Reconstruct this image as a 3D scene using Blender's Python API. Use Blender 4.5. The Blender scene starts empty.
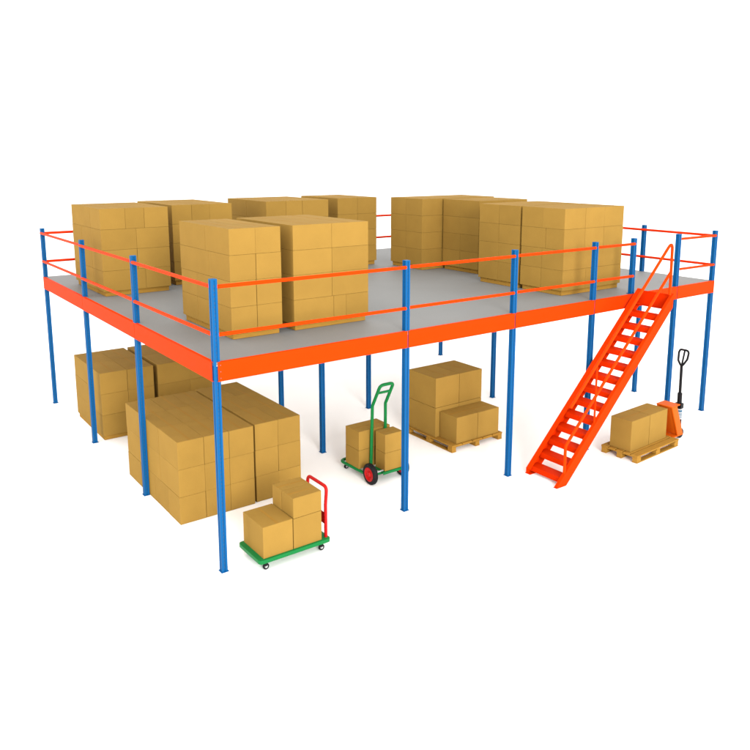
import bpy, bmesh, math, random
from mathutils import Vector, Matrix

random.seed(7)
scene = bpy.context.scene
COL = scene.collection

# ------------------------------------------------------------------ camera
cam_data = bpy.data.cameras.new("camera")
cam_data.sensor_width = 36.0
cam_data.lens = 36.0 * 762.23 / 750.0
cam_data.shift_y = -75.73 / 750.0
cam_data.clip_start = 0.1
cam_data.clip_end = 2000.0
cam = bpy.data.objects.new("camera", cam_data)
cam.location = (-3.6273, -8.2299, 5.0619)
cam.rotation_euler = (math.pi / 2 - 0.1801, 0.0, -0.6275)
COL.objects.link(cam)
scene.camera = cam

# ------------------------------------------------------------------ light: a white studio
world = bpy.data.worlds.new("World")
scene.world = world
world.use_nodes = True
bg = world.node_tree.nodes["Background"]
bg.inputs["Color"].default_value = (1.0, 0.992, 0.98, 1)
bg.inputs["Strength"].default_value = 2.0

def area_lamp(name, loc, target, size, power, color=(1, 1, 1)):
    d = bpy.data.lights.new(name, 'AREA')
    d.shape = 'DISK'
    d.size = size
    d.energy = power
    d.color = color
    o = bpy.data.objects.new(name, d)
    o.location = loc
    o.rotation_euler = (Vector(target) - Vector(loc)).to_track_quat('-Z', 'Y').to_euler()
    COL.objects.link(o)
    return o

area_lamp("key_softbox", (-5.0, -25.0, 9.5), (3.5, 2.0, 1.0), 10.0, 9000, (1.0, 0.985, 0.96))
area_lamp("side_softbox", (-25.0, -6.0, 5.0), (3.0, 2.5, 1.5), 9.5, 1800, (1.0, 0.99, 0.97))

scene.view_settings.view_transform = 'Standard'
scene.view_settings.look = 'None'
scene.view_settings.exposure = 0.0
scene.view_settings.gamma = 1.0
scene.view_settings.use_curve_mapping = False
scene.cycles.max_bounces = 8
scene.cycles.diffuse_bounces = 6

# ------------------------------------------------------------------ materials
def new_mat(name):
    m = bpy.data.materials.new(name)
    m.use_nodes = True
    nt = m.node_tree
    return m, nt, nt.nodes["Principled BSDF"]

def paint(name, col, rough=0.4, spec=0.5, noise=0.06, coat=0.0):
    m, nt, b = new_mat(name)
    tc = nt.nodes.new("ShaderNodeTexCoord")
    n = nt.nodes.new("ShaderNodeTexNoise")
    n.inputs["Scale"].default_value = 6.0
    n.inputs["Detail"].default_value = 5.0
    nt.links.new(tc.outputs["Object"], n.inputs["Vector"])
    r = nt.nodes.new("ShaderNodeMapRange")
    r.inputs["To Min"].default_value = 1.0 - noise
    r.inputs["To Max"].default_value = 1.0 + noise
    nt.links.new(n.outputs["Fac"], r.inputs["Value"])
    v = nt.nodes.new("ShaderNodeVectorMath")
    v.operation = 'SCALE'
    v.inputs[0].default_value = col
    nt.links.new(r.outputs["Result"], v.inputs["Scale"])
    nt.links.new(v.outputs["Vector"], b.inputs["Base Color"])
    b.inputs["Roughness"].default_value = rough
    b.inputs["Specular IOR Level"].default_value = spec
    b.inputs["Coat Weight"].default_value = coat
    return m

def cardboard(name):
    m, nt, b = new_mat(name)
    tc = nt.nodes.new("ShaderNodeTexCoord")
    oi = nt.nodes.new("ShaderNodeObjectInfo")
    mp = nt.nodes.new("ShaderNodeVectorMath"); mp.operation = 'ADD'
    nt.links.new(tc.outputs["Object"], mp.inputs[0])
    sc = nt.nodes.new("ShaderNodeVectorMath"); sc.operation = 'SCALE'
    sc.inputs[0].default_value = (37.0, 11.0, 23.0)
    nt.links.new(oi.outputs["Random"], sc.inputs["Scale"])
    nt.links.new(sc.outputs["Vector"], mp.inputs[1])
    n1 = nt.nodes.new("ShaderNodeTexNoise")
    n1.inputs["Scale"].default_value = 3.0
    n1.inputs["Detail"].default_value = 6.0
    nt.links.new(mp.outputs["Vector"], n1.inputs["Vector"])
    n2 = nt.nodes.new("ShaderNodeTexNoise")
    n2.inputs["Scale"].default_value = 140.0
    n2.inputs["Detail"].default_value = 2.0
    nt.links.new(mp.outputs["Vector"], n2.inputs["Vector"])
    # brightness = 0.88..1.12 from grain and from box to box
    a = nt.nodes.new("ShaderNodeMapRange")
    a.inputs["To Min"].default_value = 0.90; a.inputs["To Max"].default_value = 1.10
    nt.links.new(n1.outputs["Fac"], a.inputs["Value"])
    c = nt.nodes.new("ShaderNodeMapRange")
    c.inputs["To Min"].default_value = 0.95; c.inputs["To Max"].default_value = 1.05
    nt.links.new(oi.outputs["Random"], c.inputs["Value"])
    d = nt.nodes.new("ShaderNodeMapRange")
    d.inputs["To Min"].default_value = 0.94; d.inputs["To Max"].default_value = 1.06
    nt.links.new(n2.outputs["Fac"], d.inputs["Value"])
    m1 = nt.nodes.new("ShaderNodeMath"); m1.operation = 'MULTIPLY'
    m2 = nt.nodes.new("ShaderNodeMath"); m2.operation = 'MULTIPLY'
    nt.links.new(a.outputs[0], m1.inputs[0]); nt.links.new(c.outputs[0], m1.inputs[1])
    nt.links.new(m1.outputs[0], m2.inputs[0]); nt.links.new(d.outputs[0], m2.inputs[1])
    v = nt.nodes.new("ShaderNodeVectorMath"); v.operation = 'SCALE'
    v.inputs[0].default_value = CARD
    nt.links.new(m2.outputs[0], v.inputs["Scale"])
    nt.links.new(v.outputs["Vector"], b.inputs["Base Color"])
    b.inputs["Roughness"].default_value = 0.8
    b.inputs["Specular IOR Level"].default_value = 0.05
    bp = nt.nodes.new("ShaderNodeBump")
    bp.inputs["Strength"].default_value = 0.12
    bp.inputs["Distance"].default_value = 0.004
    nt.links.new(n1.outputs["Fac"], bp.inputs["Height"])
    nt.links.new(bp.outputs["Normal"], b.inputs["Normal"])
    return m

def wood(name, col):
    m, nt, b = new_mat(name)
    tc = nt.nodes.new("ShaderNodeTexCoord")
    mp = nt.nodes.new("ShaderNodeMapping")
    mp.inputs["Scale"].default_value = (3.0, 22.0, 22.0)
    nt.links.new(tc.outputs["Object"], mp.inputs["Vector"])
    n = nt.nodes.new("ShaderNodeTexNoise")
    n.inputs["Scale"].default_value = 2.0; n.inputs["Detail"].default_value = 6.0
    nt.links.new(mp.outputs["Vector"], n.inputs["Vector"])
    r = nt.nodes.new("ShaderNodeMapRange")
    r.inputs["To Min"].default_value = 0.78; r.inputs["To Max"].default_value = 1.22
    nt.links.new(n.outputs["Fac"], r.inputs["Value"])
    v = nt.nodes.new("ShaderNodeVectorMath"); v.operation = 'SCALE'
    v.inputs[0].default_value = col
    nt.links.new(r.outputs[0], v.inputs["Scale"])
    nt.links.new(v.outputs["Vector"], b.inputs["Base Color"])
    b.inputs["Roughness"].default_value = 0.8
    b.inputs["Specular IOR Level"].default_value = 0.05
    return m

def deck_material(name, col):
    m, nt, b = new_mat(name)
    tc = nt.nodes.new("ShaderNodeTexCoord")
    n = nt.nodes.new("ShaderNodeTexNoise")
    n.inputs["Scale"].default_value = 90.0; n.inputs["Detail"].default_value = 3.0
    nt.links.new(tc.outputs["Object"], n.inputs["Vector"])
    n2 = nt.nodes.new("ShaderNodeTexNoise")
    n2.inputs["Scale"].default_value = 1.2; n2.inputs["Detail"].default_value = 5.0
    nt.links.new(tc.outputs["Object"], n2.inputs["Vector"])
    a = nt.nodes.new("ShaderNodeMapRange"); a.inputs["To Min"].default_value = 0.9; a.inputs["To Max"].default_value = 1.1
    c = nt.nodes.new("ShaderNodeMapRange"); c.inputs["To Min"].default_value = 0.93; c.inputs["To Max"].default_value = 1.07
    nt.links.new(n.outputs["Fac"], a.inputs["Value"]); nt.links.new(n2.outputs["Fac"], c.inputs["Value"])
    mm = nt.nodes.new("ShaderNodeMath"); mm.operation = 'MULTIPLY'
    nt.links.new(a.outputs[0], mm.inputs[0]); nt.links.new(c.outputs[0], mm.inputs[1])
    v = nt.nodes.new("ShaderNodeVectorMath"); v.operation = 'SCALE'
    v.inputs[0].default_value = col
    nt.links.new(mm.outputs[0], v.inputs["Scale"])
    nt.links.new(v.outputs["Vector"], b.inputs["Base Color"])
    b.inputs["Roughness"].default_value = 0.6
    b.inputs["Specular IOR Level"].default_value = 0.3
    return m

CARD = (0.257, 0.149, 0.031)
M_CARD = cardboard("cardboard")
M_TAPE = paint("box_tape", (0.272, 0.146, 0.027), 0.7, 0.03, 0.05)
M_WOOD = wood("pallet_wood", (0.30, 0.155, 0.026))
M_PALE = wood("skirt_wood", (0.29, 0.155, 0.027))
M_BLUE = paint("blue_paint", (0.003, 0.074, 0.215), 0.42, 0.07, 0.06)
M_SLOT = paint("slot_shadow_steel", (0.012, 0.06, 0.15), 0.6, 0.3, 0.05)
M_ORANGE = paint("orange_paint", (0.64, 0.033, 0.0006), 0.5, 0.02, 0.04)
M_RAIL = paint("orange_rail_paint", (0.64, 0.036, 0.0008), 0.45, 0.025, 0.04)
M_REARRAIL = paint("redder_rear_rail", (0.60, 0.028, 0.003), 0.5, 0.02, 0.04)  # slightly darker, redder tone on the right and back rails
M_STAIR = paint("stair_paint", (0.60, 0.029, 0.0006), 0.5, 0.015, 0.04)
M_TREAD = paint("tread_paint", (0.50, 0.020, 0.0005), 0.55, 0.015, 0.05)
M_DECK = deck_material("deck_board", (0.178, 0.180, 0.176))
M_STEEL = paint("galvanised_steel", (0.35, 0.35, 0.35), 0.4, 0.5, 0.08)
M_BOUNCE = paint("white_bounce_panel", (0.80, 0.79, 0.77), 0.6, 0.1, 0.03)  # near-white reflector colour, chosen to brighten what stands below the deck
M_BOLT = paint("dark_bolt_steel", (0.10, 0.09, 0.09), 0.5, 0.2, 0.05)
M_GREEN = paint("green_paint", (0.003, 0.135, 0.030), 0.4, 0.15, 0.08)
M_RED = paint("red_paint", (0.36, 0.004, 0.004), 0.4, 0.15, 0.05)
M_RUBBER = paint("black_rubber", (0.006, 0.006, 0.007), 0.6, 0.15, 0.1)
M_BLACK = paint("black_plastic", (0.004, 0.004, 0.005), 0.45, 0.15, 0.1)
M_JACK = paint("jack_orange", (0.52, 0.085, 0.003), 0.45, 0.06, 0.05)
M_JACKD = paint("jack_backrest_orange", (0.46, 0.075, 0.003), 0.5, 0.04, 0.05)
M_WHITE = paint("white_sticker", (0.33, 0.34, 0.35), 0.5, 0.2, 0.02)
M_INK = paint("blue_ink", (0.02, 0.09, 0.16), 0.6, 0.3, 0.02)
M_FLOOR = paint("white_studio_floor", (0.95, 0.945, 0.935), 0.85, 0.05, 0.004)

# ------------------------------------------------------------------ mesh helpers
def box_bm(bm, x0, x1, y0, y1, z0, z1, bev=0.0, segs=1):
    g = bmesh.ops.create_cube(bm, size=1.0)
    vs = g["verts"]
    for v in vs:
        v.co = Vector(((x0 + x1) / 2 + v.co.x * (x1 - x0), (y0 + y1) / 2 + v.co.y * (y1 - y0), (z0 + z1) / 2 + v.co.z * (z1 - z0)))
    if bev > 0:
        es = list({e for v in vs for e in v.link_edges})
        bmesh.ops.bevel(bm, geom=es, offset=bev, segments=segs, profile=0.7, affect='EDGES')

def prism_bm(bm, pts, axis, a0, a1, bev=0.0):
    """closed 2-D outline pts extruded along axis from a0 to a1 (pts are the two other coordinates in xyz order)"""
    def mk(p, a):
        if axis == 'x': return Vector((a, p[0], p[1]))
        if axis == 'y': return Vector((p[0], a, p[1]))
        return Vector((p[0], p[1], a))
    v0 = [bm.verts.new(mk(p, a0)) for p in pts]
    v1 = [bm.verts.new(mk(p, a1)) for p in pts]
    n = len(pts)
    fs = [bm.faces.new(v0), bm.faces.new(list(reversed(v1)))]
    for i in range(n):
        fs.append(bm.faces.new((v0[(i + 1) % n], v0[i], v1[i], v1[(i + 1) % n])))
    bmesh.ops.recalc_face_normals(bm, faces=fs)
    if bev > 0:
        es = list({e for f in fs for e in f.edges})
        bmesh.ops.bevel(bm, geom=es, offset=bev, segments=2, profile=0.7, affect='EDGES')

def fillet(pts, rad, n=6, closed=False):
    pts = [Vector(p) for p in pts]
    out = []
    N = len(pts)
    for i, p in enumerate(pts):
        if not closed and i in (0, N - 1):
            out.append(p); continue
        a = (pts[i - 1] - p); b = (pts[(i + 1) % N] - p)
        la, lb = a.length, b.length
        a.normalize(); b.normalize()
        ang = a.angle(b)
        if ang > math.pi - 0.03:
            out.append(p); continue
        t = min(rad / math.tan(ang / 2), la * 0.49, lb * 0.49)
        A = p + a * t; B = p + b * t
        for k in range(n + 1):
            s = k / n
            out.append(A * (1 - s) ** 2 + p * 2 * s * (1 - s) + B * s ** 2)
    return out

def tube_bm(bm, pts, r, seg=12, closed=False, cap=True):
    pts = [Vector(p) for p in pts]
    N = len(pts)
    rings = []
    prev_n = None
    for i, p in enumerate(pts):
        if closed:
            t = (pts[(i + 1) % N] - pts[i - 1]).normalized()
        elif i == 0: t = (pts[1] - p).normalized()
        elif i == N - 1: t = (p - pts[i - 1]).normalized()
        else: t = ((pts[i + 1] - p).normalized() + (p - pts[i - 1]).normalized()).normalized()
        if prev_n is None:
            ref = Vector((0, 0, 1)) if abs(t.z) < 0.9 else Vector((1, 0, 0))
            nrm = (ref - t * ref.dot(t)).normalized()
        else:
            nrm = (prev_n - t * prev_n.dot(t)).normalized()
        prev_n = nrm
        b = t.cross(nrm)
        rings.append([bm.verts.new(p + (nrm * math.cos(2 * math.pi * k / seg) + b * math.sin(2 * math.pi * k / seg)) * r) for k in range(seg)])
    fs = []
    for i in range(N if closed else N - 1):
        A, B = rings[i], rings[(i + 1) % N]
        for k in range(seg):
            f = bm.faces.new((A[k], A[(k + 1) % seg], B[(k + 1) % seg], B[k])); f.smooth = True; fs.append(f)
    if cap and not closed:
        fs.append(bm.faces.new(list(reversed(rings[0])))); fs.append(bm.faces.new(rings[-1]))
    bmesh.ops.recalc_face_normals(bm, faces=fs)

def lathe_bm(bm, prof, center, axis, seg=28):
    """prof: closed list of (offset along axis, radius)"""
    ax = Vector(axis).normalized()
    ref = Vector((0, 0, 1)) if abs(ax.z) < 0.9 else Vector((1, 0, 0))
    u = (ref - ax * ref.dot(ax)).normalized(); w = ax.cross(u)
    c = Vector(center)
    rings = []
    for k in range(seg):
        a = 2 * math.pi * k / seg
        d = u * math.cos(a) + w * math.sin(a)
        rings.append([bm.verts.new(c + ax * p[0] + d * max(p[1], 0.0005)) for p in prof])
    fs = []
    n = len(prof)
    for k in range(seg):
        A, B = rings[k], rings[(k + 1) % seg]
        for i in range(n):
            f = bm.faces.new((A[i], A[(i + 1) % n], B[(i + 1) % n], B[i])); f.smooth = True; fs.append(f)
    bmesh.ops.recalc_face_normals(bm, faces=fs)

def sharp_by_angle(me, deg=35):
    me.set_sharp_from_angle(angle=math.radians(deg))

def obj(name, bm, mat, parent=None, loc=None):
    me = bpy.data.meshes.new(name)
    bm.to_mesh(me); bm.free()
    mats = mat if isinstance(mat, (list, tuple)) else [mat]
    for m in mats: me.materials.append(m)
    sharp_by_angle(me)
    o = bpy.data.objects.new(name, me)
    COL.objects.link(o)
    if loc is not None: o.location = loc
    if parent is not None: o.parent = parent
    return o

def tag(o, label, cat, group=None):
    o["label"] = label; o["category"] = cat
    if group: o["group"] = group
    return o

def thing(name, label, cat, loc=(0, 0, 0), rotz=0.0, group=None):
    o = bpy.data.objects.new(name, None)
    o.empty_display_size = 0.2
    o.location = loc; o.rotation_euler = (0, 0, rotz)
    COL.objects.link(o)
    return tag(o, label, cat, group)

def copy_tree(root, loc, label, group=None):
    r = root.copy(); COL.objects.link(r); r.location = loc
    r["label"] = label
    if group: r["group"] = group
    for ch in list(root.children):
        c = ch.copy(); COL.objects.link(c); c.parent = r
        for g in list(ch.children):
            d = g.copy(); COL.objects.link(d); d.parent = c
    return r

# ------------------------------------------------------------------ the setting
bm = bmesh.new()
bmesh.ops.create_grid(bm, x_segments=8, y_segments=8, size=600.0)
ground = obj("ground", bm, M_FLOOR)
ground["kind"] = "structure"

# ------------------------------------------------------------------ mezzanine platform
XB, XC, XD, XE, XF, XS = 2.879, 5.021, 6.959, 9.397, 10.642, 8.040
Y1, Y2, Y3, YG = 2.751, 5.475, 8.323, 1.612
ZT, ZD, ZB = 3.70, 2.708, 2.467
ZR1, ZR2 = 3.608, 3.032
HW = 0.038          # half the width of a post
EO = 0.052          # outer face of the edge beams

mezz = thing("mezzanine", "blue and orange steel mezzanine platform with grey deck and handrails", "platform")

bm = bmesh.new()
box_bm(bm, -0.034, XF + 0.034, -0.034, Y3 + 0.034, ZD - 0.045, ZD - 0.003, 0.004)
obj("deck", bm, M_DECK, mezz)
bm = bmesh.new()
box_bm(bm, -0.03, XF + 0.03, -0.03, Y3 + 0.03, ZD - 0.052, ZD - 0.046)
obj("added_bounce_panel", bm, M_BOUNCE, mezz)  # added unseen sheet that bounces light onto boxes and ground below

def post_profile(h, g=0.011, d=0.009):
    return [(-h, -h), (-g, -h), (-g, -h + d), (g, -h + d), (g, -h), (h, -h), (h, -g), (h - d, -g), (h - d, g), (h, g),
            (h, h), (g, h), (g, h - d), (-g, h - d), (-g, h), (-h, h), (-h, g), (-h + d, g), (-h + d, -g), (-h, -g)]

def post(x, y, z0, z1):
    bm = bmesh.new()
    prism_bm(bm, [(x + a, y + b) for a, b in post_profile(HW)], 'z', z0, z1)
    # row of keyhole slots punched along the grooves: dark lozenges sunk in the groove floor
    n0 = len(bm.faces)
    z = z0 + 0.06
    while z < z1 - 0.05:
        for (dx, dy, nx, ny) in ((0, -HW + 0.0085, 1, 0), (-HW + 0.0085, 0, 0, 1)):
            w, hh = 0.006, 0.014
            q = [bm.verts.new((x + dx + s * w * nx, y + dy + s * w * ny, z + t * hh)) for s, t in ((-1, -1), (1, -1), (1, 1), (-1, 1))]
            f = bm.faces.new(q); f.material_index = 1
        z += 0.05
    p = obj("post", bm, [M_BLUE, M_SLOT], mezz)
    bm = bmesh.new()
    if z0 < 0.1:
        box_bm(bm, x - HW - 0.012, x + HW + 0.012, y - HW - 0.012, y + HW + 0.012, 0.001, 0.009, 0.002)
        obj("base_plate", bm, M_BLUE, p)
    else:
        box_bm(bm, x - HW - 0.03, x + HW + 0.02, y - HW - 0.006, y + HW + 0.012, z0 + 0.001, z0 + 0.010, 0.002)
        obj("base_plate", bm, M_BLUE, p)
    bm = bmesh.new()
    box_bm(bm, x - HW - 0.001, x + HW + 0.001, y - HW - 0.001, y + HW + 0.001, z1 - 0.012, z1 + 0.004, 0.002)
    obj("cap", bm, M_BLUE, p)
    return p

Z0 = 0.009
for x, y in ((0, 0), (XB, 0), (XC, 0), (XD, 0), (XE, 0), (XF, 0), (-0.012, Y1), (0, Y2), (0, Y3), (XF, YG), (XF, Y3), (XB, Y3), (XC, Y3), (XD, Y3), (XE, Y3)):
    post(x, y, Z0, ZT)
post(XS, 0.01, ZD, ZT)
for x, y in ((7.778, 3.155), (9.267, 6.598), (5.180, 4.140), (3.110, 2.627), (3.25, 4.35)):
    post(x, y, Z0, ZD - 0.06)

def channel_beam(p0, p1, out, ZD=ZD):
    """cold-rolled edge beam between two posts, web facing out, lips turned in"""
    bm = bmesh.new()
    L = 0.045
    if out in ('-y', '+y'):
        s = -1 if out == '-y' else 1
        y = p0[1] + s * EO
        prof = [(y, ZB), (y, ZD), (y - s * L, ZD), (y - s * L, ZD - 0.002), (y - s * 0.004, ZD - 0.004), (y - s * 0.004, ZB + 0.004), (y - s * L, ZB + 0.004), (y - s * L, ZB)]
        prism_bm(bm, prof, 'x', p0[0], p1[0])
    else:
        s = -1 if out == '-x' else 1
        x = p0[0] + s * EO
        prof = [(x, ZB), (x, ZD), (x - s * L, ZD), (x - s * L, ZD - 0.002), (x - s * 0.004, ZD - 0.004), (x - s * 0.004, ZB + 0.004), (x - s * L, ZB + 0.004), (x - s * L, ZB)]
        prism_bm(bm, prof, 'y', p0[1], p1[1])
    o = obj("edge_beam", bm, M_ORANGE, mezz)
    return o

G = 0.010
def bolt(parent, pos, axis):
    bm = bmesh.new()
    lathe_bm(bm, [(0, 0), (0, 0.006), (0.005, 0.006), (0.005, 0)], pos, axis, 10)
    obj("bolt", bm, M_BOLT, parent)

xs = [0.004, XB, XC, XD, XE, XF + 0.03]
for a, b in zip(xs[:-1], xs[1:]):
    o = channel_beam((a + (G if a > 0.1 else 0), 0), (b - G, 0), '-y')
    if a < 0.1:
        for zz in (ZD - 0.04, ZD - 0.12, ZD - 0.2):
            bolt(o, (0.035, -EO + 0.001, zz), (0, -1, 0))
ys = [0.0, Y1, Y2, Y3]
for a, b in zip(ys[:-1], ys[1:]):
    channel_beam((0, a + 0.005), (0, b - 0.005), '-x')
for a, b in ((0.03, YG), (YG, 5.0), (5.0, Y3)):
    channel_beam((XF, a + G), (XF, b - G), '+x', ZD - 0.03)
xb = [0.0, XB, XC, XD, XE, XF]
for a, b in zip(xb[:-1], xb[1:]):
    channel_beam((a + G, Y3), (b - G, Y3), '+y', ZD - 0.03)
# joists under the deck
for x in (1.4, 4.1, 6.0, 8.3):
    bm = bmesh.new()
    box_bm(bm, x - 0.025, x + 0.025, 0.01, Y3 - 0.01, ZB + 0.01, ZD - 0.05)
    obj("joist", bm, M_STEEL, mezz)

RR = 0.024
def rail(p0, p1, mat, RR=RR):
    bm = bmesh.new()
    a, b = Vector(p0), Vector(p1)
    d = (b - a).normalized()
    # slightly domed closed ends
    tube_bm(bm, [a, a + d * 0.004, b - d * 0.004, b], RR, 12)
    for v in bm.verts:
        pass
    obj("handrail", bm, mat, mezz)

for z in (ZR1, ZR2):
    fx = [0, XB, XC, XD, XS]
    for a, b in zip(fx[:-1], fx[1:]):
        rail((a + HW - 0.006, -0.010, z), (b - HW + 0.004, -HW + 0.002, z), M_RAIL)
    rail((XE + HW - 0.006, -0.01, z), (XF - HW + 0.004, -HW + 0.002, z), M_RAIL)
    fy = [0, Y1, Y2, Y3]
    for a, b in zip(fy[:-1], fy[1:]):
        rail((-0.010, a + HW - 0.006, z), (-HW + 0.002, b - HW + 0.004, z), M_RAIL)
    rail((XF - HW - 0.012, HW - 0.01, z), (XF - HW - 0.016, YG + 0.01, z), M_REARRAIL, 0.025)
    rail((XF - HW - 0.016, YG + 0.014, z), (XF - HW - 0.016, Y3 - HW, z), M_REARRAIL, 0.025)
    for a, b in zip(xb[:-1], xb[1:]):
        rail((a + HW - 0.006, Y3 - HW - 0.012, z), (b - HW + 0.006, Y3 - HW - 0.012, z), M_REARRAIL, 0.027)

# ------------------------------------------------------------------ staircase along the front edge
stair = thing("staircase", "steep orange steel staircase with open treads climbing to the deck edge", "staircase", (5.4, -0.46, 0))
def L(p): return (p[0] - 5.4, p[1] + 0.46, p[2])
def rel(pts): return [(a - 5.4, b) for a, b in pts]
def stringer(y_out, s, xf, fl):
    # y_out: outer face; s: +1 when the flanges turn towards +y
    bm = bmesh.new()
    top_off, bot_off = 5.235, 5.475          # z = x - off along the upper / lower edge
    XT = 8.055
    web = [(bot_off, 0.002), (xf, 0.002), (xf, xf - top_off), (XT, XT - top_off), (XT, XT - bot_off)]
    y0, y1 = sorted((y_out, y_out + s * 0.006))
    prism_bm(bm, rel(web), 'y', y0 + 0.46, y1 + 0.46)
    ya, yb = sorted((y_out + s * 0.001, y_out + s * fl))
    t = 0.007
    prism_bm(bm, rel([(xf, max(0.003, xf - top_off - t)), (xf, xf - top_off + 0.001), (XT, XT - top_off + 0.001), (XT, XT - top_off - t)]), 'y', ya + 0.46, yb + 0.46)
    prism_bm(bm, rel([(bot_off + 0.001, 0.001), (bot_off - t, 0.001), (XT, XT - bot_off + t), (XT, XT - bot_off - 0.001)]), 'y', ya + 0.46, yb + 0.46)
    # foot plate
    prism_bm(bm, rel([(xf - 0.003, 0.0005), (xf - 0.003, 0.007), (5.48, 0.007), (5.48, 0.0005)]), 'y', ya + 0.462, yb + 0.478)
    return obj("stringer", bm, M_STAIR, stair)
stringer(-0.11, -1, 5.33, 0.095)
stringer(-0.83, 1, 5.26, 0.055)
for k in range(13):
    x0 = 5.388 + 0.1935 * k
    z = 0.135 + 0.1935 * k
    bm = bmesh.new()
    prof = [(x0, z - 0.088), (x0, z), (x0 + 0.2, z), (x0 + 0.2, z - 0.03), (x0 + 0.194, z - 0.03), (x0 + 0.194, z - 0.006), (x0 + 0.006, z - 0.006), (x0 + 0.006, z - 0.088)]
    prism_bm(bm, rel(prof), 'y', -0.822 + 0.46, -0.118 + 0.46)
    obj("tread", bm, M_TREAD, stair)
bm = bmesh.new()
prism_bm(bm, rel([(8.03, 2.545), (8.03, 2.80), (8.036, 2.80), (8.036, 2.545)]), 'y', -0.823 + 0.46, -0.117 + 0.46)
prism_bm(bm, rel([(7.97, 2.538), (7.97, 2.544), (8.036, 2.544), (8.036, 2.538)]), 'y', -0.823 + 0.46, -0.117 + 0.46)
obj("top_riser", bm, M_TREAD, stair)
yr = -0.80
bm = bmesh.new()
pts = fillet([L((5.452, yr, 0.20)), L((5.452, yr, 0.655)), L((7.972, yr, 3.20))], 0.12)
tube_bm(bm, pts, 0.024, 12)
obj("mid_rail", bm, M_RAIL, stair)
bm = bmesh.new()
pts = fillet([L((5.53, yr, 1.265)), L((7.965, yr, 3.735)), L((7.985, yr, 2.80))], 0.07)
tube_bm(bm, pts, 0.024, 12)
obj("handrail", bm, M_RAIL, stair)
bm = bmesh.new()
tube_bm(bm, [L((6.13, yr, 0.86)), L((6.13, yr, 1.86))], 0.016, 12)
obj("baluster", bm, M_STAIR, stair)

# ------------------------------------------------------------------ cardboard boxes
_cache = {}
def box_mesh(dx, dy, dz):
    key = (round(dx, 3), round(dy, 3), round(dz, 3))
    if key in _cache: return _cache[key]
    bm = bmesh.new()
    box_bm(bm, -dx / 2, dx / 2, -dy / 2, dy / 2, 0, dz, 0.003, 2)
    # packing tape over the top flap joint, running down the two ends
    n0 = set(bm.faces)
    tw = 0.018
    e = 0.0012
    if dx >= dy:
        box_bm(bm, -dx / 2 + 0.004, dx / 2 - 0.004, -tw, tw, dz - 0.001, dz + e)
    else:
        box_bm(bm, -tw, tw, -dy / 2 + 0.004, dy / 2 - 0.004, dz - 0.001, dz + e)
    for f in bm.faces:
        if f not in n0: f.material_index = 1
    me = bpy.data.meshes.new("cardboard_box")
    bm.to_mesh(me); bm.free()
    me.materials.append(M_CARD); me.materials.append(M_TAPE)
    _cache[key] = me
    return me

def carton(x0, x1, y0, y1, z0, z1, label, group, parent_rot=None, gap=0.0022):
    o = bpy.data.objects.new("cardboard_box", box_mesh(x1 - x0 - 2 * gap, y1 - y0 - 2 * gap, z1 - z0 - 0.0025))
    c = Vector(((x0 + x1) / 2 + random.uniform(-.002, .002), (y0 + y1) / 2 + random.uniform(-.002, .002), z0))
    rz = random.uniform(-0.003, 0.003)
    if parent_rot:
        piv, ang = parent_rot
        c = Matrix.Rotation(ang, 4, 'Z') @ (c - Vector(piv)) + Vector(piv)
        rz += ang
    o.location = c
    o.rotation_euler = (0, 0, rz)
    COL.objects.link(o)
    return tag(o, label, "box", group)

LAY = {1: ["only"], 2: ["top", "bottom"], 3: ["top", "middle", "bottom"], 4: ["top", "second", "third", "bottom"]}
ROW = {1: [""], 2: ["front", "rear"], 3: ["front", "centre", "rear"], 4: ["front", "second row", "third row", "rear"]}
COLN = {1: [""], 2: ["left", "right"], 3: ["left", "middle", "right"], 4: ["far left", "inner left", "inner right", "far right"]}

def stack(x0, x1, y0, y1, zs, layers, phrase, group):
    """zs: layer boundaries from the top down; layers: (x cuts, y cuts) as fractions, top layer first"""
    n = len(layers)
    for li, (fx, fy) in enumerate(layers):
        zt, zb = zs[li], zs[li + 1]
        cx = [x0 + (x1 - x0) * f for f in fx]; cy = [y0 + (y1 - y0) * f for f in fy]
        nx, ny = len(cx) - 1, len(cy) - 1
        for i in range(nx):
            for j in range(ny):
                if li > 0 and i > 0 and j > 0:
                    continue                      # wholly inside the stack
                pos = " ".join(w for w in (ROW[ny][j], COLN[nx][i]) if w)
                lab = ("%s layer %s cardboard box of %s" % (LAY[n][li], pos, phrase)).replace("  ", " ")
                carton(cx[i], cx[i + 1], cy[j], cy[j + 1], zb, zt, lab, group)

def skirt_pallet(x0, x1, y0, y1, z, label, h=0.085):
    """low closed wooden pallet under a stack on the deck"""
    t = thing("pallet", label, "pallet", ((x0 + x1) / 2, (y0 + y1) / 2, z), 0, "wooden pallets under the box stacks")
    a, b = (x1 - x0) / 2, (y1 - y0) / 2
    bm = bmesh.new()
    n = max(3, int((y1 - y0) / 0.2)); w = 2 * b / n
    for k in range(n):
        box_bm(bm, -a, a, -b + k * w + 0.006, -b + (k + 1) * w - 0.006, h - 0.02, h, 0.002)
    obj("deck_boards", bm, M_PALE, t)
    for (u0, u1, v0, v1) in ((-a + .004, a - .004, -b + .006, -b + .03), (-a + .004, a - .004, b - .03, b - .006),
                             (-a + .004, -a + .028, -b + .032, b - .032), (a - .028, a - .004, -b + .032, b - .032)):
        bm = bmesh.new()
        box_bm(bm, u0, u1, v0, v1, 0.002, h - 0.021, 0.002)
        obj("side_board", bm, M_PALE, t)
    return t

H2 = [0, .5, 1]; T3 = [0, .335, .665, 1]
D = ZD
def zsd(top, n, pal=0.088): return [top - (top - D - pal) * k / n for k in range(n + 1)]

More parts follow.
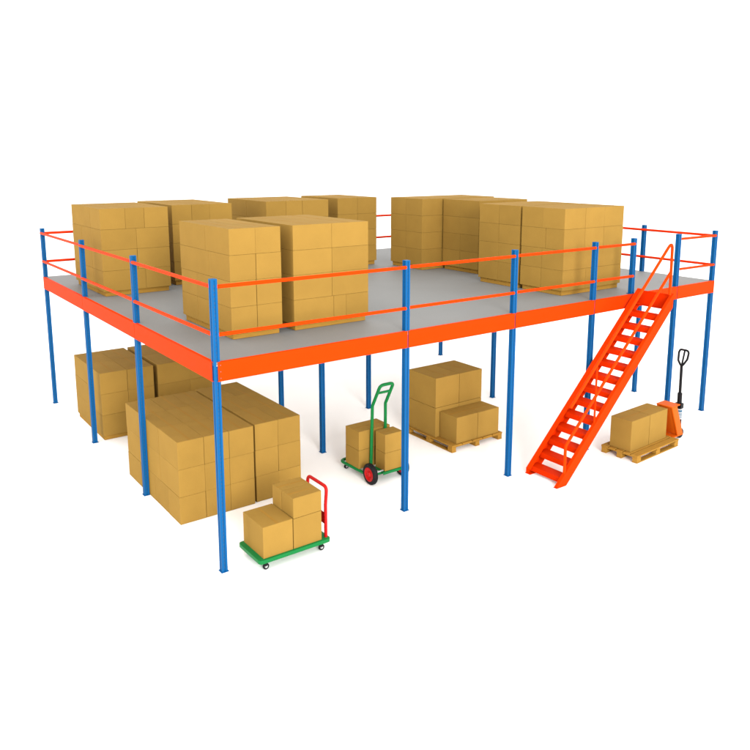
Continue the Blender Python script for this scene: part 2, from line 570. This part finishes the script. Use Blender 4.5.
def deck_stack(x0, x1, y0, y1, top, layers, phrase, pal_label, ins=0.03):
    skirt_pallet(x0 + ins, x1 - ins, y0 + ins, y1 - ins, D - 0.003, pal_label)
    stack(x0, x1, y0, y1, zsd(top, len(layers)), layers, phrase, "cardboard boxes on the deck, " + phrase)

deck_stack(0.635, 1.40, 0.88, 2.56, 4.19, [(H2, [0, .46, 1]), (H2, [0, .40, 1]), (H2, T3), (H2, T3)],
           "stack right behind nearest corner post", "wooden pallet under the narrow stack right behind nearest corner post")
deck_stack(1.585, 2.86, 0.88, 2.62, 4.19, [(H2, H2), (H2, H2), (H2, H2), ([0, .52, .69, 1], H2)],
           "wide stack behind near front handrail", "wooden pallet under the wide stack behind near front handrail")
deck_stack(0.255, 1.475, 5.19, 6.98, 4.245, [([0, .36, .64, 1], T3), ([0, .51, 1], T3), ([0, .51, 1], T3), ([0, .62, 1], T3)],
           "stack by far left corner", "wooden pallet under the stack nearest the far left corner")
deck_stack(1.735, 2.97, 5.68, 7.6, 4.235, [([0, .32, .62, 1], H2), ([0, .45, 1], H2), ([0, .45, 1], H2), (H2, H2)],
           "stack just right of far left stack", "wooden pallet under the stack just right of far left stack")
deck_stack(3.79, 5.30, 5.80, 7.62, 4.235, [([0, .31, .57, 1], H2), ([0, .31, .57, 1], H2), (H2, H2), (H2, H2)],
           "back stack behind the near stacks", "wooden pallet under the back stack hidden by near stacks")
deck_stack(5.62, 6.68, 5.92, 7.50, 4.245, [(H2, H2)] * 4,
           "back stack beside open deck gap", "wooden pallet under the back stack beside the open deck gap")
deck_stack(6.86, 9.0, 4.50, 5.62, 4.25, [([0, .27, .62, 1], H2)] * 4,
           "farthest stack in right hand row", "wooden pallet under the farthest stack in right hand row")
deck_stack(7.42, 8.85, 3.33, 4.46, 4.24, [(H2, H2)] * 4,
           "set back stack in right hand row", "wooden pallet under the set back stack in right hand row")
deck_stack(6.80, 8.44, 1.60, 2.67, 4.24, [(H2, H2)] * 4,
           "second nearest stack in right hand row", "wooden pallet under the second nearest stack in right hand row")
deck_stack(6.80, 8.44, 0.545, 1.55, 4.24, [([0, .34, .66, 1], H2), ([0, .34, .66, 1], [0, .42, 1]), (H2, H2), ([0, .38, 1], H2)],
           "nearest stack in right hand row", "wooden pallet under the nearest stack in right hand row")

# stacks on the ground under the deck
def gz(top, n, base): return [top - (top - base) * k / n for k in range(n + 1)]
stack(0.030, 1.200, 1.475, 3.66, gz(1.225, 3, 0.003), [(T3, T3), (T3, T3), (T3, [0, .2, .45, .72, 1])],
      "near ground stack by corner post", "cardboard boxes in the near ground stack by the corner post")
stack(1.235, 2.01, 1.50, 3.70, gz(1.225, 3, 0.003), [(H2, T3)] * 3,
      "near ground stack behind platform trolley", "cardboard boxes in the near ground stack behind the trolley")
skirt_pallet(0.17, 1.12, 5.465, 7.13, 0.0, "low wooden pallet under the left rear ground stack", 0.085)
stack(0.15, 1.14, 5.44, 7.16, gz(1.275, 3, 0.088), [(H2, H2)] * 3,
      "rear ground stack at left", "cardboard boxes in the rear ground stack at left")
skirt_pallet(1.24, 2.46, 5.465, 7.13, 0.0, "low wooden pallet under the right rear ground stack", 0.085)
stack(1.215, 2.50, 5.44, 7.16, gz(1.275, 3, 0.088), [(H2, H2)] * 3,
      "rear ground stack half under deck shade", "cardboard boxes in the rear ground stack at right")

# ------------------------------------------------------------------ open block pallets
def block_pallet(x0, y0, lx, ly, along, label, h=0.13, rotz=0.0):
    """along: direction of the bottom runners; three runners, nine blocks, top boards across them"""
    t = thing("pallet", label, "pallet", (x0, y0, 0.0), rotz, "wooden pallets under the box stacks")
    bt, rt = 0.02, 0.02
    W, N = (ly, lx) if along == 'x' else (lx, ly)     # W: across runners, N: along runners
    def put(bm, a0, a1, n0, n1, z0, z1):
        if along == 'x': box_bm(bm, n0, n1, a0, a1, z0, z1, 0.003)
        else: box_bm(bm, a0, a1, n0, n1, z0, z1, 0.003)
    bw = 0.10
    for c in (bw / 2 + 0.004, W / 2, W - bw / 2 - 0.004):
        bm = bmesh.new(); put(bm, c - bw / 2, c + bw / 2, 0.004, N - 0.004, 0.001, rt)
        obj("bottom_runner", bm, M_WOOD, t)
        for n in (0.065, N / 2, N - 0.065):
            bm = bmesh.new(); put(bm, c - bw / 2 + 0.003, c + bw / 2 - 0.003, n - 0.06, n + 0.06, rt + 0.0005, h - bt - 0.0205)
            obj("block", bm, M_WOOD, t)
    bm = bmesh.new()
    for n in (0.055, N / 2, N - 0.055):
        put(bm, 0.002, W - 0.002, n - 0.05, n + 0.05, h - bt - 0.02, h - bt - 0.0005)
    obj("cross_boards", bm, M_WOOD, t)
    bm = bmesh.new()
    nb = 5; wd = W / nb
    for k in range(nb):
        put(bm, k * wd + (0.012 if k else 0), (k + 1) * wd - (0.012 if k < nb - 1 else 0), 0, N, h - bt, h)
    obj("deck_boards", bm, M_WOOD, t)
    return t

block_pallet(4.915, 1.245, 1.235, 1.32, 'y', "open wooden block pallet under the deck carrying six stepped boxes")
grp = "cardboard boxes on the open pallet beneath the deck"
PH = "on open pallet below deck"
for li, (z0, z1) in enumerate(((0.685, 1.235), (0.133, 0.68))):
    for i, (a, b) in enumerate(((4.955, 5.52), (5.525, 6.085))):
        w = "left" if i == 0 else "right"
        carton(a, b, 1.75, 2.53, z0, z1, "tall %s %s cardboard box at the back %s" % ("upper" if li == 0 else "lower", w, PH), grp)
carton(5.045, 5.555, 1.28, 1.735, 0.133, 0.615, "low front left cardboard box " + PH, grp)
carton(5.56, 6.08, 1.28, 1.735, 0.133, 0.615, "low front right cardboard box " + PH, grp)

# ------------------------------------------------------------------ platform trolley, green with red handle
tr = thing("platform_trolley", "green platform trolley with red push handle carrying three boxes", "trolley", (0.855, -0.04, 0))
def castor(parent, x, y, r=0.042, w=0.03, top=0.115, dirx=1.0, swivel=0.0):
    bm = bmesh.new()
    box_bm(bm, x - 0.035, x + 0.035, y - 0.03, y + 0.03, top - 0.006, top, 0.002)
    for s_ in (-1, 1):
        prism_bm(bm, [(x - 0.025, top - 0.006), (x + 0.025, top - 0.006), (x + 0.020, r - 0.006), (x + 0.004, r - 0.006)], 'y', y + s_ * 0.020 - 0.0015, y + s_ * 0.020 + 0.0015)
    c = obj("castor", bm, M_BLACK, parent)
    bm = bmesh.new()
    lathe_bm(bm, [(-w / 2, r * .5), (-w / 2, r * .9), (-w / 2 + .006, r), (w / 2 - .006, r), (w / 2, r * .9), (w / 2, r * .5)], (x + 0.012, y, r + 0.001), (0, 1, 0), 24)
    obj("tyre", bm, M_RUBBER, c)
    bm = bmesh.new()
    lathe_bm(bm, [(-w / 2 + .002, 0), (-w / 2 + .002, r * .52), (w / 2 - .002, r * .52), (w / 2 - .002, 0)], (x + 0.012, y, r + 0.001), (0, 1, 0), 20)
    lathe_bm(bm, [(-.0245, 0), (-.0245, r * .3), (.0245, r * .3), (.0245, 0)], (x + 0.012, y, r + 0.001), (0, 1, 0), 14)
    obj("hub", bm, M_STEEL, c)

def rounded_rect(x0, x1, y0, y1, r, n=6):
    out = []
    for cx, cy, a0 in ((x1 - r, y1 - r, 0), (x0 + r, y1 - r, 90), (x0 + r, y0 + r, 180), (x1 - r, y0 + r, 270)):
        for k in range(n + 1):
            a = math.radians(a0 + 90 * k / n)
            out.append((cx + r * math.cos(a), cy + r * math.sin(a)))
    return out
bm = bmesh.new()
prism_bm(bm, rounded_rect(-0.525, 0.525, -0.305, 0.305, 0.05), 'z', 0.118, 0.168, 0.008)
obj("platform", bm, M_GREEN, tr)
for sx in (-0.42, 0.40):
    for sy in (-0.235, 0.235):
        castor(tr, sx, sy)
bm = bmesh.new()
hx = 0.485
pts = fillet([(hx, -0.235, 0.165), (hx, -0.235, 0.62), (hx + 0.02, -0.235, 0.86), (hx + 0.02, 0.235, 0.86), (hx, 0.235, 0.62), (hx, 0.235, 0.165)], 0.07)
tube_bm(bm, pts, 0.0225, 14)
h = obj("push_handle", bm, M_RED, tr)
bm = bmesh.new()
box_bm(bm, hx - 0.006, hx + 0.006, -0.225, 0.225, 0.34, 0.50, 0.003)
obj("cross_panel", bm, M_RED, h)
g = "cardboard boxes on the green platform trolley"
carton(0.395, 0.822, -0.315, 0.235, 0.17, 0.59, "single low cardboard box on left half of red handled trolley", g)
carton(0.832, 1.255, -0.315, 0.235, 0.17, 0.578, "lower cardboard box beside the red trolley handle", g)
carton(0.832, 1.255, -0.315, -0.012, 0.58, 0.855, "upper front cardboard box beside the red trolley handle", g)
carton(0.832, 1.255, -0.006, 0.235, 0.58, 0.855, "upper rear cardboard box beside the red trolley handle", g)

# ------------------------------------------------------------------ green hand truck with large wheels
ht = thing("hand_truck", "green hand truck with tall bent handle and red hubbed wheels carrying four boxes", "hand truck", (3.3, 1.1, 0))
def R(p): return (p[0] - 3.3, p[1] - 1.1, p[2])
ring = fillet([R((3.0, 1.05, 0.135)), R((3.58, 1.05, 0.135)), R((3.58, 1.86, 0.135)), R((2.97, 1.86, 0.135))], 0.1, 6, True)
bm = bmesh.new(); tube_bm(bm, ring, 0.026, 12, True)
for yy in (1.18, 1.45, 1.68):
    box_bm(bm, 3.0 - 3.3, 3.58 - 3.3, yy - 1.1 - 0.03, yy - 1.1 + 0.03, 0.14, 0.158, 0.003)
obj("platform_frame", bm, M_GREEN, ht)
bm = bmesh.new()
box_bm(bm, 3.2 - 3.3, 3.6 - 3.3, 0.965 - 1.1, 1.24 - 1.1, 0.162, 0.172, 0.003)
box_bm(bm, 3.2 - 3.3, 3.61 - 3.3, 0.955 - 1.1, 0.964 - 1.1, 0.13, 0.172, 0.003)
obj("toe_plate", bm, M_GREEN, ht)
bm = bmesh.new()
pts = fillet([R((3.185, 1.275, 0.14)), R((3.215, 1.275, 1.19)), R((3.215, 1.06, 1.585)), R((3.475, 1.06, 1.585)), R((3.475, 1.275, 1.19)), R((3.475, 1.275, 0.14))], 0.07)
tube_bm(bm, pts, 0.026, 14)
h = obj("handle", bm, M_GREEN, ht)
bm = bmesh.new(); tube_bm(bm, [R((3.215, 1.14, 1.435)), R((3.475, 1.14, 1.435))], 0.02, 12)
obj("cross_bar", bm, M_GREEN, h)
bm = bmesh.new(); tube_bm(bm, [R((2.96, 1.03, 0.173)), R((3.66, 1.03, 0.173))], 0.014, 12)
obj("axle", bm, M_STEEL, ht)
for x in (3.0, 3.625):
    bm = bmesh.new(); r = 0.172; w = 0.075
    lathe_bm(bm, [(-w / 2, r * .62), (-w / 2, r * .9), (-w / 2 + .012, r * .98), (-w / 4, r), (w / 4, r), (w / 2 - .012, r * .98), (w / 2, r * .9), (w / 2, r * .62)], R((x, 1.03, r + 0.001)), (1, 0, 0), 40)
    wh = obj("wheel", bm, M_RUBBER, ht)
    bm = bmesh.new()
    lathe_bm(bm, [(-w / 2 + .004, r * .48), (-w / 2 - .004, r * .58), (-w / 2 - .001, r * .66), (w / 2 + .001, r * .66), (w / 2 + .004, r * .58), (w / 2 - .004, r * .48), (w / 2 - .016, r * .3), (w / 2, r * .2), (w / 2, 0), (-w / 2 - 0.004, 0), (-w / 2 - 0.004, r * .2), (-w / 2 + .016, r * .3)], R((x, 1.03, r + 0.001)), (1, 0, 0), 32)
    obj("rim", bm, M_RED, wh)
castor(ht, 3.03 - 3.3, 1.78 - 1.1, 0.042, 0.03, 0.115)
castor(ht, 3.52 - 3.3, 1.78 - 1.1, 0.042, 0.03, 0.115)
g = "cardboard boxes on the green hand truck"
carton(2.975, 3.6, 1.315, 1.70, 0.162, 0.475, "lower rear cardboard box on hand truck, behind its handle", g)
carton(2.975, 3.6, 1.315, 1.70, 0.477, 0.79, "upper rear cardboard box on hand truck, behind its handle", g)
carton(3.245, 3.6, 0.975, 1.235, 0.174, 0.475, "lower front cardboard box on hand truck above its axle", g)
carton(3.245, 3.6, 0.975, 1.235, 0.477, 0.785, "upper front cardboard box on hand truck above its axle", g)

# ------------------------------------------------------------------ pallet jack with its load
ANG = math.radians(3.0)
PX, PY = 7.135, -0.955
block_pallet(PX, PY, 1.32, 0.72, 'x', "open wooden block pallet on the orange pallet jack carrying two boxes", 0.135, ANG)
g = "cardboard boxes on the pallet jack load"
carton(PX + 0.07, PX + 0.63, PY + 0.185, PY + 0.60, 0.138, 0.685, "left cardboard box on the pallet nearest the stairs", g, ((PX, PY, 0), ANG))
carton(PX + 0.64, PX + 1.20, PY + 0.185, PY + 0.60, 0.138, 0.685, "right cardboard box on the pallet against the orange jack", g, ((PX, PY, 0), ANG))

pj = thing("pallet_jack", "orange pallet jack with black handle parked right of the stairs", "pallet jack", (PX, PY, 0), ANG)
gus = [(1.225, 0.70), (1.39, 0.70), (1.655, 0.13), (1.48, 0.13)]
bm = bmesh.new()
prism_bm(bm, gus, 'y', 0.115, 0.14, 0.004)
prism_bm(bm, gus, 'y', 0.40, 0.425, 0.004)
box_bm(bm, 1.215, 1.49, 0.112, 0.428, 0.701, 0.722, 0.006)
box_bm(bm, 1.34, 1.66, 0.112, 0.428, 0.110, 0.129, 0.004)
c = obj("chassis", bm, M_JACK, pj)
bm = bmesh.new()
prism_bm(bm, [(1.24, 0.698), (1.26, 0.698), (1.51, 0.135), (1.49, 0.135)], 'y', 0.141, 0.399)
obj("load_backrest", bm, M_JACKD, c)
for yy in (0.19, 0.47):
    bm = bmesh.new(); box_bm(bm, 0.12, 1.26, yy, yy + 0.07, 0.045, 0.09, 0.006)
    f = obj("fork", bm, M_JACK, pj)
    bm = bmesh.new()
    lathe_bm(bm, [(-.03, 0), (-.03, .022), (.03, .022), (.03, 0)], (0.25, yy + 0.035, 0.0235), (0, 1, 0), 16)
    obj("load_roller", bm, M_RUBBER, f)
CY, CX = 0.268, 1.735
bm = bmesh.new()
lathe_bm(bm, [(0, 0), (0, .06), (.26, .06), (.27, .052), (.27, .032), (.45, .032), (.45, 0)], (CX, CY, 0.16), (0, 0, 1), 20)
box_bm(bm, CX - .14, CX + .05, CY - .05, CY + .05, 0.14, 0.22, 0.01, 2)
box_bm(bm, CX - .05, CX + .05, CY - .065, CY + .065, 0.56, 0.66, 0.015, 2)
p = obj("pump", bm, M_BLACK, pj)
bm = bmesh.new()
a0, a1 = math.radians(175), math.radians(300)
q = [(CX + .0625 * math.cos(a0 + (a1 - a0) * k / 10), CY + .0625 * math.sin(a0 + (a1 - a0) * k / 10)) for k in range(11)]
for (z0, z1, r, mi) in ((0.36, 0.56, 1.0, 0), (0.50, 0.535, 1.012, 1), (0.455, 0.470, 1.012, 1), (0.425, 0.435, 1.012, 1), (0.395, 0.405, 1.012, 1)):
    qs = q if mi == 0 else q[1:-2]
    vs = [[bm.verts.new((CX + (x - CX) * r, CY + (y - CY) * r, z)) for x, y in qs] for z in (z0, z1)]
    for k in range(len(qs) - 1):
        f = bm.faces.new((vs[0][k], vs[0][k + 1], vs[1][k + 1], vs[1][k])); f.material_index = mi
obj("sticker", bm, [M_WHITE, M_INK], p)
for s_ in (-1, 1):
    bm = bmesh.new()
    lathe_bm(bm, [(-.025, .03), (-.025, .085), (-.018, .092), (.018, .092), (.025, .085), (.025, .03)], (CX, CY + s_ * 0.05, 0.093), (0, 1, 0), 24)
    w = obj("steer_wheel", bm, M_RUBBER, pj)
    bm = bmesh.new()
    lathe_bm(bm, [(-.022, 0), (-.022, .032), (.022, .032), (.022, 0)], (CX, CY + s_ * 0.05, 0.093), (0, 1, 0), 16)
    obj("hub", bm, M_STEEL, w)
bm = bmesh.new()
tube_bm(bm, [(CX, CY, 0.60), (CX - 0.005, CY, 0.85)], 0.042, 12)
tube_bm(bm, [(CX - 0.005, CY, 0.83), (CX - 0.02, CY, 1.37)], 0.026, 12)
hd = obj("handle", bm, M_BLACK, pj)
bm = bmesh.new()
loop = fillet([(CX - .02, CY, 1.345), (CX - .015, CY + .075, 1.46), (CX + .01, CY + .085, 1.60), (CX + .02, CY + .07, 1.66), (CX + .03, CY - .10, 1.66), (CX + .01, CY - .085, 1.50)], 0.06, 6, True)
tube_bm(bm, loop, 0.0195, 10, True)
tube_bm(bm, [(CX - .02, CY, 1.36), (CX + .02, CY - .02, 1.65)], 0.017, 10)
obj("grip_loop", bm, M_BLACK, hd)
